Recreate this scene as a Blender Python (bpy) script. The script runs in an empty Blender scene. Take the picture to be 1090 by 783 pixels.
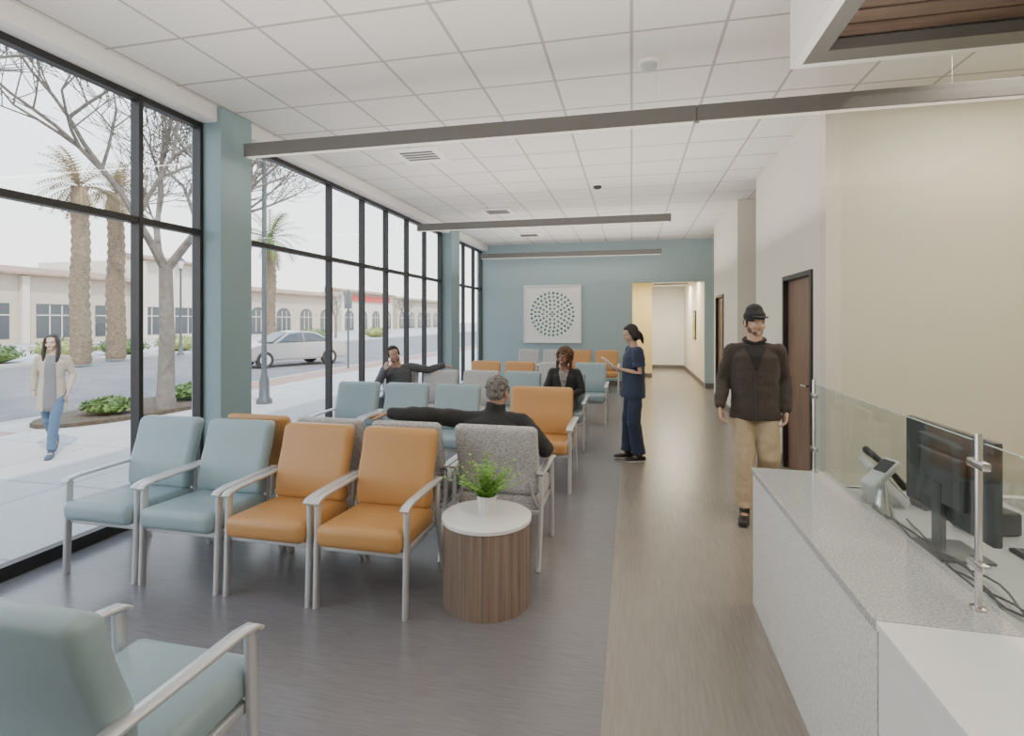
import bpy, bmesh, math, random
from mathutils import Vector as V, Matrix
random.seed(7)
C = bpy.context.scene.collection
PI = math.pi
R = math.radians
# ------------------------------------------------------------------ helpers
def lnk(o):
    C.objects.link(o); return o
def tag(o, label=None, cat=None, group=None, kind=None):
    if label: o['label'] = label
    if cat: o['category'] = cat
    if group: o['group'] = group
    if kind: o['kind'] = kind
    return o
def thing(name, label, cat, loc=(0,0,0), rz=0, group=None):
    o = bpy.data.objects.new(name, None); lnk(o)
    o.empty_display_size = .1
    o.location = loc; o.rotation_euler = (0,0,rz)
    return tag(o, label, cat, group)
def obj(name, bm, m, parent=None, smooth=True, ang=40, recalc=True):
    me = bpy.data.meshes.new(name)
    if recalc: bmesh.ops.recalc_face_normals(bm, faces=bm.faces)
    bm.to_mesh(me); bm.free()
    if smooth:
        for p in me.polygons: p.use_smooth = True
        me.set_sharp_from_angle(angle=R(ang))
    o = bpy.data.objects.new(name, me); lnk(o)
    for mm in (m if isinstance(m, (list,tuple)) else [m]): me.materials.append(mm)
    if parent: o.parent = parent
    return o
def struct(name, bm, m, **k):
    o = obj(name, bm, m, **k); o['kind'] = 'structure'; return o
def B(): return bmesh.new()
def box(bm, x0,x1,y0,y1,z0,z1, bev=0, seg=2, M=None):
    r = bmesh.ops.create_cube(bm, size=1)
    vs = r['verts']
    for v in vs:
        v.co = V(((x0+x1)/2+v.co.x*(x1-x0), (y0+y1)/2+v.co.y*(y1-y0), (z0+z1)/2+v.co.z*(z1-z0)))
    if M is not None:
        for v in vs: v.co = M @ v.co
    if bev:
        es = list({e for v in vs for e in v.link_edges})
        bmesh.ops.bevel(bm, geom=es, offset=bev, segments=seg, affect='EDGES', profile=.5)
def loft(bm, pts, rads, side=(1,0,0), n=12, dome=True, M=None):
    pts = [V(p) for p in pts]
    rads = [(r,r) if not isinstance(r,(tuple,list)) else r for r in rads]
    N = len(pts); side = V(side)
    def tan(i):
        a = pts[max(i-1,0)]; b = pts[min(i+1,N-1)]
        t = b-a
        return t.normalized() if t.length>1e-9 else V((0,0,1))
    rings = []
    def ring(c, t, ra, rb):
        s = side - t*side.dot(t)
        if s.length<1e-3:
            s = V((0,1,0)) - t*t.y
            if s.length<1e-3: s = V((1,0,0))
        s.normalize(); o = t.cross(s)
        vs = []
        for k in range(n):
            a = 2*PI*k/n
            p = c + s*ra*math.cos(a) + o*rb*math.sin(a)
            if M is not None: p = M @ p
            vs.append(bm.verts.new(p))
        rings.append(vs)
    t0 = (pts[1]-pts[0]).normalized(); t1 = (pts[-1]-pts[-2]).normalized()
    if dome:
        ra, rb = rads[0]; m = min(ra,rb)
        for a in (80,55,28): ring(pts[0]-t0*m*math.sin(R(a)), t0, ra*math.cos(R(a)), rb*math.cos(R(a)))
    for i in range(N): ring(pts[i], t0 if i==0 else (t1 if i==N-1 else tan(i)), *rads[i])
    if dome:
        ra, rb = rads[-1]; m = min(ra,rb)
        for a in (28,55,80): ring(pts[-1]+t1*m*math.sin(R(a)), t1, ra*math.cos(R(a)), rb*math.cos(R(a)))
    for a, b in zip(rings, rings[1:]):
        for k in range(n):
            bm.faces.new((a[k], a[(k+1)%n], b[(k+1)%n], b[k]))
    bm.faces.new(rings[0][::-1]); bm.faces.new(rings[-1])
def ell(bm, c, r, M=None, u=16, v=10):
    if not isinstance(r,(tuple,list)): r=(r,r,r)
    q = bmesh.ops.create_uvsphere(bm, u_segments=u, v_segments=v, radius=1)
    for w in q['verts']:
        p = V((c[0]+w.co.x*r[0], c[1]+w.co.y*r[1], c[2]+w.co.z*r[2]))
        w.co = (M @ p) if M is not None else p
def cyl(bm, p0, p1, r, n=16, r2=None):
    loft(bm, [p0,p1], [r, r if r2 is None else r2], n=n, dome=False)
def lathe(bm, prof, n=32, c=(0,0,0)):
    rings=[]
    for r,z in prof:
        rings.append([bm.verts.new((c[0]+r*math.cos(2*PI*k/n), c[1]+r*math.sin(2*PI*k/n), c[2]+z)) for k in range(n)])
    for a,b in zip(rings,rings[1:]):
        for k in range(n): bm.faces.new((a[k],a[(k+1)%n],b[(k+1)%n],b[k]))
    bm.faces.new(rings[0][::-1]); bm.faces.new(rings[-1])
def bar(bm, pts, w, h, side=(1,0,0)):
    pts=[V(p) for p in pts]; side=V(side); rings=[]
    for i,p in enumerate(pts):
        t=(pts[min(i+1,len(pts)-1)]-pts[max(i-1,0)]).normalized()
        s=(side-t*side.dot(t)).normalized(); o=t.cross(s)
        b=.004
        sec=[(w/2-b,h/2),(w/2,h/2-b),(w/2,-h/2+b),(w/2-b,-h/2),(-w/2+b,-h/2),(-w/2,-h/2+b),(-w/2,h/2-b),(-w/2+b,h/2)]
        rings.append([bm.verts.new(p+s*a+o*c) for a,c in sec])
    for a,b in zip(rings,rings[1:]):
        for k in range(8): bm.faces.new((a[k],a[(k+1)%8],b[(k+1)%8],b[k]))
    bm.faces.new(rings[0][::-1]); bm.faces.new(rings[-1])
def extrude_poly(bm, pts, axis, a, b):
    def mk(p,t): return (t,p[0],p[1]) if axis=='x' else ((p[0],t,p[1]) if axis=='y' else (p[0],p[1],t))
    A=[bm.verts.new(mk(p,a)) for p in pts]; Bv=[bm.verts.new(mk(p,b)) for p in pts]
    bm.faces.new(A); bm.faces.new(Bv[::-1])
    n=len(pts)
    for k in range(n): bm.faces.new((A[k],A[(k+1)%n],Bv[(k+1)%n],Bv[k]))
# ------------------------------------------------------------------ materials
def mat(name, col, rough=.5, metal=0, bump=0, bscale=60, var=0, vscale=4, stretch=(1,1,1), emit=0, coat=0, sheen=0):
    m = bpy.data.materials.new(name); m.use_nodes=True
    nt=m.node_tree; b=nt.nodes['Principled BSDF']
    b.inputs['Base Color'].default_value=(*col,1); b.inputs['Roughness'].default_value=rough; b.inputs['Metallic'].default_value=metal
    if coat: b.inputs['Coat Weight'].default_value=coat; b.inputs['Coat Roughness'].default_value=.15
    if sheen: b.inputs['Sheen Weight'].default_value=sheen
    if emit:
        b.inputs['Emission Color'].default_value=(*col,1); b.inputs['Emission Strength'].default_value=emit
    if bump or var:
        tc=nt.nodes.new('ShaderNodeTexCoord'); mp=nt.nodes.new('ShaderNodeMapping')
        mp.inputs['Scale'].default_value=stretch
        nt.links.new(tc.outputs['Object'],mp.inputs['Vector'])
    if bump:
        n=nt.nodes.new('ShaderNodeTexNoise'); n.inputs['Scale'].default_value=bscale; n.inputs['Detail'].default_value=4
        nt.links.new(mp.outputs[0],n.inputs['Vector'])
        bp=nt.nodes.new('ShaderNodeBump'); bp.inputs['Strength'].default_value=bump; bp.inputs['Distance'].default_value=.01
        nt.links.new(n.outputs[0],bp.inputs['Height']); nt.links.new(bp.outputs[0],b.inputs['Normal'])
    if var:
        n=nt.nodes.new('ShaderNodeTexNoise'); n.inputs['Scale'].default_value=vscale; n.inputs['Detail'].default_value=5
        nt.links.new(mp.outputs[0],n.inputs['Vector'])
        r=nt.nodes.new('ShaderNodeValToRGB')
        r.color_ramp.elements[0].position=.3; r.color_ramp.elements[1].position=.7
        r.color_ramp.elements[0].color=(*[max(0,c*(1-var)) for c in col],1); r.color_ramp.elements[1].color=(*[min(1,c*(1+var*.7)) for c in col],1)
        nt.links.new(n.outputs[0],r.inputs[0]); nt.links.new(r.outputs[0],b.inputs['Base Color'])
    return m
def glassmat(name, tint=(.96,.98,.98), refl=.06, rough=0.0):
    m=bpy.data.materials.new(name); m.use_nodes=True; nt=m.node_tree
    for n in list(nt.nodes): nt.nodes.remove(n)
    out=nt.nodes.new('ShaderNodeOutputMaterial'); t=nt.nodes.new('ShaderNodeBsdfTransparent'); g=nt.nodes.new('ShaderNodeBsdfGlossy')
    t.inputs[0].default_value=(*tint,1); g.inputs['Roughness'].default_value=rough
    mx=nt.nodes.new('ShaderNodeMixShader'); mx.inputs[0].default_value=refl
    nt.links.new(t.outputs[0],mx.inputs[1]); nt.links.new(g.outputs[0],mx.inputs[2]); nt.links.new(mx.outputs[0],out.inputs[0])
    return m
def brickmat(name, c1, c2, mortar, bw, rh, ms, rough=.6, bump=.2, axes='xy', offset=0):
    m=mat(name,c1,rough); nt=m.node_tree; b=nt.nodes['Principled BSDF']
    tc=nt.nodes.new('ShaderNodeTexCoord'); sx=nt.nodes.new('ShaderNodeSeparateXYZ'); cb=nt.nodes.new('ShaderNodeCombineXYZ')
    nt.links.new(tc.outputs['Object'],sx.inputs[0])
    nt.links.new(sx.outputs[axes[0].upper()],cb.inputs[0]); nt.links.new(sx.outputs[axes[1].upper()],cb.inputs[1])
    br=nt.nodes.new('ShaderNodeTexBrick'); br.offset=offset; br.squash=1
    br.inputs['Scale'].default_value=1; br.inputs['Brick Width'].default_value=bw; br.inputs['Row Height'].default_value=rh
    br.inputs['Mortar Size'].default_value=ms; br.inputs['Mortar Smooth'].default_value=.1
    br.inputs['Color1'].default_value=(*c1,1); br.inputs['Color2'].default_value=(*c2,1); br.inputs['Mortar'].default_value=(*mortar,1)
    nt.links.new(cb.outputs[0],br.inputs[0]); nt.links.new(br.outputs[0],b.inputs['Base Color'])
    if bump:
        bp=nt.nodes.new('ShaderNodeBump'); bp.inputs['Strength'].default_value=bump; bp.invert=True
        nt.links.new(br.outputs['Fac'],bp.inputs['Height']); nt.links.new(bp.outputs[0],b.inputs['Normal'])
    return m
def floor_material():
    m=mat('vinyl_floor',(.2,.2,.21),.26); nt=m.node_tree; b=nt.nodes['Principled BSDF']; N=nt.nodes.new; L=nt.links.new
    b.inputs['Specular IOR Level'].default_value=.65
    tc=N('ShaderNodeTexCoord'); sx=N('ShaderNodeSeparateXYZ'); L(tc.outputs['Object'],sx.inputs[0])
    def streak(sc,c0,c1):
        mp=N('ShaderNodeMapping'); mp.inputs['Scale'].default_value=sc; L(tc.outputs['Object'],mp.inputs[0])
        n=N('ShaderNodeTexNoise'); n.inputs['Scale'].default_value=1; n.inputs['Detail'].default_value=6; n.inputs['Roughness'].default_value=.65; L(mp.outputs[0],n.inputs[0])
        r=N('ShaderNodeValToRGB'); r.color_ramp.elements[0].position=.3; r.color_ramp.elements[1].position=.7
        r.color_ramp.elements[0].color=(*c0,1); r.color_ramp.elements[1].color=(*c1,1); L(n.outputs[0],r.inputs[0]); return r,n
    g,n1=streak((5,90,1),(.165,.16,.168),(.22,.215,.225))
    t,n2=streak((70,4,1),(.245,.215,.18),(.31,.278,.238))
    gt=N('ShaderNodeMath'); gt.operation='GREATER_THAN'; gt.inputs[1].default_value=-.12; L(sx.outputs[0],gt.inputs[0])
    mx=N('ShaderNodeMix'); mx.data_type='RGBA'; L(gt.outputs[0],mx.inputs[0]); L(g.outputs[0],mx.inputs[6]); L(t.outputs[0],mx.inputs[7])
    L(mx.outputs[2],b.inputs['Base Color'])
    bp=N('ShaderNodeBump'); bp.inputs['Strength'].default_value=.04; L(n1.outputs[0],bp.inputs['Height']); L(bp.outputs[0],b.inputs['Normal'])
    return m
def speckle(name, base, dark, rough=.25, sc=90, lo=.5, hi=.62):
    m=mat(name,base,rough); nt=m.node_tree; b=nt.nodes['Principled BSDF']; N=nt.nodes.new; L=nt.links.new
    tc=N('ShaderNodeTexCoord'); n=N('ShaderNodeTexNoise'); n.inputs['Scale'].default_value=sc; n.inputs['Detail'].default_value=3; L(tc.outputs['Object'],n.inputs[0])
    r=N('ShaderNodeValToRGB'); r.color_ramp.elements[0].position=lo; r.color_ramp.elements[1].position=hi
    r.color_ramp.elements[0].color=(*base,1); r.color_ramp.elements[1].color=(*dark,1); L(n.outputs[0],r.inputs[0]); L(r.outputs[0],b.inputs['Base Color'])
    return m
def woven(name, c0, c1, sc=30):
    m=mat(name,c0,.9); nt=m.node_tree; b=nt.nodes['Principled BSDF']; N=nt.nodes.new; L=nt.links.new
    tc=N('ShaderNodeTexCoord'); mp=N('ShaderNodeMapping'); mp.inputs['Scale'].default_value=(1,1,2.2); L(tc.outputs['Object'],mp.inputs[0])
    n=N('ShaderNodeTexVoronoi'); n.inputs['Scale'].default_value=sc; L(mp.outputs[0],n.inputs['Vector'])
    r=N('ShaderNodeValToRGB'); r.color_ramp.elements[0].position=.25; r.color_ramp.elements[1].position=.55
    r.color_ramp.elements[0].color=(*c0,1); r.color_ramp.elements[1].color=(*c1,1); L(n.outputs['Distance'],r.inputs[0]); L(r.outputs[0],b.inputs['Base Color'])
    return m
M = {}
M['cream']=mat('cream_paint',(.80,.755,.65),.7,bump=.03,bscale=200)
M['beige']=mat('beige_paint',(.74,.70,.57),.6,bump=.03,bscale=200)
M['yellow']=mat('warm_yellow_paint',(.80,.69,.40),.7)
M['white']=mat('white_paint',(.85,.835,.81),.6)
M['teal']=mat('teal_wall_paint',(.37,.485,.51),.65,bump=.03,bscale=200)
M['teal2']=mat('teal_column_paint',(.27,.38,.405),.5)
M['dark']=mat('dark_bronze_metal',(.045,.044,.045),.4,.5)
M['beam']=mat('graphite_light_housing',(.155,.15,.143),.5,.2)
M['diff']=mat('light_diffuser',(1,.93,.82),.5,emit=.4)
M['silver']=mat('silver_metal',(.68,.69,.70),.34,.55)
M['chrome']=mat('brushed_steel',(.6,.6,.6),.25,1)
M['blue']=mat('blue_grey_vinyl',(.295,.395,.425),.36,bump=.04,bscale=150)
M['orange']=mat('caramel_vinyl',(.545,.285,.10),.36,bump=.04,bscale=150)
M['grey']=woven('grey_patterned_fabric',(.29,.29,.295),(.54,.53,.52),60)
M['ceil']=brickmat('acoustic_ceiling_tile',(.77,.75,.72),(.745,.725,.70),(.43,.41,.39),.61,.61,.012,.9,.3)
M['floor']=floor_material()
M['quartzF']=speckle('white_speckled_panel',(.80,.79,.77),(.60,.59,.58),.3,90,.45,.65)
M['quartzT']=speckle('grey_speckled_quartz',(.57,.57,.57),(.37,.37,.38),.07,130,.40,.64)
M['solid']=mat('white_solid_surface',(.84,.84,.83),.3)
M['wood']=mat('brown_door_wood',(.21,.125,.08),.45,var=.35,vscale=3,stretch=(14,14,.8))
M['slatw']=mat('dark_wood_slats',(.15,.10,.075),.5,var=.35,vscale=3,stretch=(.8,12,12))
M['drum']=mat('walnut_laminate',(.26,.19,.145),.45,var=.38,vscale=2.5,stretch=(22,22,.35))
M['black']=mat('black_plastic',(.018,.018,.02),.4)
M['mon']=mat('charcoal_plastic',(.06,.062,.066),.35)
M['screen']=mat('dark_screen',(.03,.032,.035),.15)
M['lgrey']=mat('light_grey_plastic',(.5,.5,.5),.4)
M['glass']=glassmat('window_glass',(.97,.985,.98),.035)
M['glassg']=glassmat('tinted_screen_glass',(.90,.945,.945),.10)
M['glassc']=glassmat('clear_glass',(.985,.99,.985),.008)
M['gedge']=mat('glass_edge',(.40,.52,.50),.2)
M['pot']=mat('white_ceramic',(.78,.78,.77),.35)
M['leaf']=mat('fresh_green_leaf',(.24,.46,.08),.5,var=.35,vscale=20)
M['shrub']=mat('shrub_leaf',(.12,.20,.05),.6,var=.6,vscale=3)
M['shruby']=mat('yellow_green_leaf',(.30,.32,.09),.6,var=.5,vscale=3)
M['conc']=brickmat('concrete_paving',(.50,.48,.455),(.47,.45,.43),(.35,.335,.32),1.5,1.5,.02,.85,.1)
M['road']=mat('asphalt',(.20,.192,.188),.85,var=.15,vscale=1.5)
M['kerb']=mat('kerb_concrete',(.48,.46,.43),.8)
M['brick']=brickmat('red_brick_paving',(.34,.20,.15),(.38,.23,.18),(.4,.33,.28),.3,.15,.01,.85,.1,offset=.5)
M['soil']=mat('mulch',(.10,.07,.045),.95,var=.5,vscale=20)
M['bark']=mat('grey_bark',(.19,.165,.145),.9,bump=.5,bscale=12,var=.3,vscale=8)
M['palmb']=mat('palm_bark',(.22,.165,.115),.95,bump=.9,bscale=14,var=.5,vscale=8,stretch=(1,1,3))
M['palm']=mat('palm_frond',(.15,.22,.06),.6,var=.4,vscale=4)
M['palmd']=mat('dry_palm_frond',(.30,.23,.12),.8,var=.4,vscale=4)
M['stucco']=mat('beige_stucco',(.52,.45,.36),.9,var=.06,vscale=2)
M['stucco2']=mat('white_stucco',(.66,.61,.53),.9)
M['tile']=mat('clay_roof_tiles',(.36,.24,.17),.85,bump=.5,bscale=6,var=.25,vscale=3)
M['shop']=mat('dark_shop_glass',(.06,.07,.08),.15)
M['redsign']=mat('red_sign',(.55,.06,.04),.5)
M['carS']=mat('silver_car_paint',(.42,.41,.40),.25,.5,coat=.5)
M['rubber']=mat('tyre_rubber',(.02,.02,.02),.8)
M['lamp']=mat('lamp_post_paint',(.10,.11,.12),.5,.3)
# ------------------------------------------------------------------ setting
XW=-3.85; YF=13.4; H=3.6
b=B(); box(b,-4.0,4.2,-1.6,19,-.2,0); struct('floor',b,M['floor'],smooth=False)
b=B(); box(b,-4.0,4.2,-1.6,YF+.15,H,H+.15); struct('ceiling',b,M['ceil'],smooth=False)
b=B(); box(b,-.6,2.4,YF+.15,19,2.75,2.9); struct('ceiling.001',b,M['white'],smooth=False)
b=B(); box(b,-4.0,.02,YF,YF+.15,0,H); box(b,1.72,2.5,YF,YF+.15,0,H); box(b,.02,1.72,YF,YF+.15,2.57,H); struct('wall_far',b,M['teal'],smooth=False)
b=B(); box(b,-4.0,4.2,-1.6,-1.5,0,H); struct('wall_back',b,M['cream'],smooth=False)
D0,D1=5.50,6.48
b=B()
box(b,1.68,1.80,5.17,D0,0,H); box(b,1.68,1.80,D1,7.84,0,H); box(b,1.68,1.80,D0,D1,2.13,H)
box(b,1.80,3.5,7.74,7.84,0,H); box(b,3.4,3.5,7.84,9.15,0,H)
box(b,1.68,3.5,9.15,9.25,0,H); box(b,1.68,1.8,9.25,10.45,0,H); box(b,1.68,1.8,11.35,11.65,0,H); box(b,1.68,1.8,10.45,11.35,2.13,H)
box(b,1.8,2.5,11.55,11.65,0,H); box(b,2.4,2.5,11.65,YF,0,H)
struct('wall_right',b,M['cream'],smooth=False)
b=B(); box(b,1.80,4.2,5.17,5.29,0,H); struct('wall_reception',b,M['beige'],smooth=False)
b=B(); box(b,4.1,4.2,-1.5,5.17,0,H); struct('wall_right_near',b,M['beige'],smooth=False)
b=B(); box(b,4.1,4.2,5.29,YF,0,H); struct('wall_right_outer',b,M['cream'],smooth=False)
b=B(); box(b,-.6,-.45,YF+.15,15.5,0,2.75); box(b,-.45,.57,15.5,15.62,0,2.75); struct('wall_corridor_left',b,M['yellow'],smooth=False)
b=B(); box(b,.45,.57,15.62,18.5,0,2.75); struct('wall_corridor_inner',b,M['cream'],smooth=False)
b=B(); box(b,1.72,1.84,YF+.15,18.5,0,2.75); struct('wall_corridor_right',b,M['cream'],smooth=False)
b=B(); box(b,.4,1.9,18.5,18.62,0,2.75); struct('wall_corridor_end',b,M['white'],smooth=False)
b=B(); box(b,1.705,1.72,YF+.15,18.5,0,.12); box(b,.57,1.70,18.485,18.5,0,.12); box(b,1.668,1.68,5.3,D0-.05,0,.12); box(b,1.668,1.68,D1+.06,7.84,0,.12); box(b,1.668,1.68,9.15,10.38,0,.12); box(b,1.668,1.68,11.42,11.65,0,.12)
box(b,-.45,.57,15.488,15.5,0,.12)
struct('baseboard_right',b,M['beam'],smooth=False)
b=B(); box(b,-3.8,.02,YF-.012,YF,0,.12); box(b,1.72,2.4,YF-.012,YF,0,.12); struct('baseboard_far',b,M['beam'],smooth=False)
b=B(); box(b,-4.0,-3.70,-1.5,YF,3.46,H,.006); struct('trim_1',b,M['white'],smooth=False)
def door(n,y0,y1):
    r=bpy.data.objects.new('door_%d'%n,None); lnk(r); r['kind']='structure'; r.location=(1.68,(y0+y1)/2,0)
    w=(y1-y0)/2
    b=B(); box(b,.03,.07,-w+.05,w-.05,0.01,2.08,.003); obj('door_leaf',b,M['wood'],r,smooth=False)
    b=B(); box(b,-.02,.13,-w,-w+.05,0,2.13); box(b,-.02,.13,w-.05,w,0,2.13); box(b,-.02,.13,-w+.05,w-.05,2.08,2.13)
    obj('door_frame',b,M['dark'],r,smooth=False)
    b=B(); cyl(b,(.03,-w+.13,1.0),(-.03,-w+.13,1.0),.012); loft(b,[(-.03,-w+.13,1.0),(-.03,-w+.25,1.0)],[.01,.009],n=8); obj('door_handle',b,M['chrome'],r)
door(1,D0,D1); door(2,10.45,11.35)
def window(n,ys,z0=0.0,z1=3.46,mid=2.45):
    r=bpy.data.objects.new('window_%d'%n,None); lnk(r); r['kind']='structure'; r.location=(0,0,0)
    b=B()
    for i,y in enumerate(ys):
        w=.026 if i in (0,len(ys)-1) else .019
        box(b,XW-.085,XW,y-w,y+w,z0,z1)
    for z,h in ((z0+.045,.045),(mid,.026),(z1-.025,.025)):
        box(b,XW-.08,XW-.005,ys[0],ys[-1],z-h,z+h)
    obj('window_frame',b,M['dark'],r,smooth=False)
    for a,c in zip(ys,ys[1:]):
        for p,q in ((z0+.09,mid-.026),(mid+.026,z1-.05)):
            b=B(); box(b,XW-.045,XW-.039,a+.019,c-.019,p,q); obj('pane',b,M['glass'],r,smooth=False)
window(1,[-1.45,.2,1.85,3.47,4.09])
window(2,[4.55,6.23,7.10,7.87,8.68,9.5,10.35])
window(3,[10.98,11.9,12.7,13.36])
for n,(y0,y1,x1) in enumerate(((4.10,4.50,-3.66),(10.42,10.95,-3.66))):
    b=B(); box(b,-3.98,x1,y0,y1,0,H,.004); o=obj('column',b,M['teal2'],smooth=False)
    tag(o,['teal painted square column between the two nearest window bays','teal painted square column near the far teal wall'][n],'column')
t=thing('ceiling_canopy','dropped white ceiling canopy with dark wood slats above the reception counter','ceiling canopy',(.91,-.5,3.12))
b=B(); W,L=2.7,3.88
box(b,0,.05,0,L,0,.48); box(b,W-.05,W,0,L,0,.48); box(b,.05,W-.05,L-.05,L,0,.48); box(b,.05,W-.05,0,.05,0,.48); obj('outer_frame',b,M['white'],t,smooth=False)
b=B(); box(b,.05,.14,.05,L-.05,.0,.06); box(b,W-.14,W-.05,.05,L-.05,0,.06); box(b,.14,W-.14,L-.19,L-.05,0,.06); box(b,.14,W-.14,.05,.19,0,.06); obj('inner_trim',b,M['beam'],t,smooth=False)
b=B(); box(b,.14,W-.14,.19,L-.19,.16,.2)
obj('backing',b,M['black'],t,smooth=False)
b=B()
y=.2
while y<L-.3:
    box(b,.14,W-.14,y,y+.115,.07,.10); y+=.135
obj('wood_slats',b,M['slatw'],t,smooth=False)
def pendant(x0,x1,y,label,pw=10):
    t=thing('linear_pendant_light',label,'light',(0,y,3.17),group='long grey pendant light bars')
    b=B(); box(b,x0,x1,-.035,.035,.01,.13,.003); obj('housing',b,M['beam'],t,smooth=False)
    b=B(); box(b,x0+.02,x1-.02,-.020,.020,.003,.012); obj('diffuser',b,M['diff'],t,smooth=False)
    for k in range(3):
        x=x0+.3+(x1-x0-.6)*k/2
        b=B(); cyl(b,(x,0,.13),(x,0,H-3.17),.0012,n=6); obj('cable',b,M['silver'],t)
    l=bpy.data.lights.new('pendant_lamp','AREA'); l.shape='RECTANGLE'; l.size=(x1-x0)*.96; l.size_y=.035
    l.energy=pw*(x1-x0)/4; l.color=(1,.90,.78)
    o=bpy.data.objects.new('pendant_lamp',l); lnk(o); o.location=((x0+x1)/2,y,3.168)
pendant(-3.55,.49,.05,'long grey pendant light bar nearest the camera, overhead')
pendant(-3.55,.488,4.29,'long grey pendant light bar, left length of the nearest run')
pendant(.492,3.9,4.29,'long grey pendant light bar, right length of the nearest run beside the canopy')
pendant(-3.62,.6,8.54,'long grey pendant light bar, second run from the camera')
pendant(-3.7,.68,12.75,'long grey pendant light bar just in front of the far teal wall')
def detector(x,y,m,label):
    t=thing('smoke_detector',label,'smoke detector',(x,y,H))
    b=B(); lathe(b,[(.085,0),(.085,-.014),(.08,-.022)],24); obj('base',b,M['white'],t)
    b=B(); lathe(b,[(.06,-.022),(.06,-.04),(.04,-.06),(.01,-.065)],24); obj('sensor',b,m,t)
detector(.13,4.12,M['lgrey'],'round white smoke detector nearest the camera, above the pendant bar')
detector(-.48,7.7,M['dark'],'smaller dark smoke detector between the two nearer pendant bars')
def vent(x,y,label):
    t=thing('ceiling_vent',label,'air vent',(x,y,H),group='square ceiling air vents')
    b=B(); box(b,-.29,.29,-.29,.29,-.012,0); obj('backing',b,M['white'],t,smooth=False)
    b=B()
    for k in range(4): box(b,-.2,.2,-.15+k*.085,-.115+k*.085,-.02,-.012)
    obj('grille',b,M['beam'],t,smooth=False)
vent(-2.44,5.84,'ceiling air vent just beyond the nearest pendant bar')
vent(-2.35,9.2,'ceiling air vent just beyond the second pendant bar')
vent(-2.3,11.9,'ceiling air vent near the far teal wall')
t=thing('framed_artwork','square white framed picture with a circle of teal green dots on the teal wall','picture',(-1.98,YF,1.79))
b=B()
for a in ((-.74,.74,.70,.74),(-.74,.74,-.74,-.70)): box(b,a[0],a[1],-.05,0,a[2],a[3],.002)
for a in ((-.74,-.70),(.70,.74)): box(b,a[0],a[1],-.05,0,-.70,.70,.002)
obj('picture_frame',b,M['white'],t,smooth=False)
b=B(); box(b,-.70,.70,-.03,0,-.70,.70); obj('canvas',b,mat('white_canvas',(.92,.92,.91),.6),t,smooth=False)
dm=[mat('dot_teal',(.02,.15,.15),.6),mat('dot_green',(.04,.22,.11),.6),mat('dot_grey',(.12,.27,.25),.6)]
b=B()
for q in range(6):
    rr=.05+q*.098; cnt=max(4,int(2*PI*rr/.108))
    for j in range(cnt):
        th=2*PI*(j+.5*(q%2))/cnt; s=.030+.006*q/6
        x,z=rr*math.cos(th),rr*math.sin(th); cu,su=math.cos(th),math.sin(th)
        vs=[]
        for k in range(10):
            a=s*math.cos(2*PI*k/10); c=s*.8*math.sin(2*PI*k/10); vs.append(b.verts.new((x+a*cu-c*su,-.033,z+a*su+c*cu)))
        f=b.faces.new(vs); f.material_index=random.choice((0,0,1,1,2))
obj('dot_pattern',b,dm,t,smooth=False)
t=thing('corridor_picture','small yellow green framed picture on the corridor wall','picture',(1.72,15.4,1.5))
b=B(); box(b,-.03,0,-.3,.3,-.4,.4,.004); obj('picture_frame',b,M['dark'],t,smooth=False)
b=B(); box(b,-.034,-.03,-.26,.26,-.36,.36); obj('print',b,mat('print_yellow_green',(.45,.5,.2),.6,var=.5,vscale=6),t,smooth=False)
for k,(y,l) in enumerate(((14.6,'dark bar light on the corridor ceiling, nearer one'),(16.6,'dark bar light on the corridor ceiling, farther one'))):
    t=thing('corridor_light',l,'light',(1.15,y,2.70))
    b=B(); box(b,-.5,.5,-.05,.05,0,.05,.004); obj('housing',b,M['beam'],t,smooth=False)
    b=B(); box(b,-.48,.48,-.04,.04,-.006,0); obj('diffuser',b,M['diff'],t,smooth=False)
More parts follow.
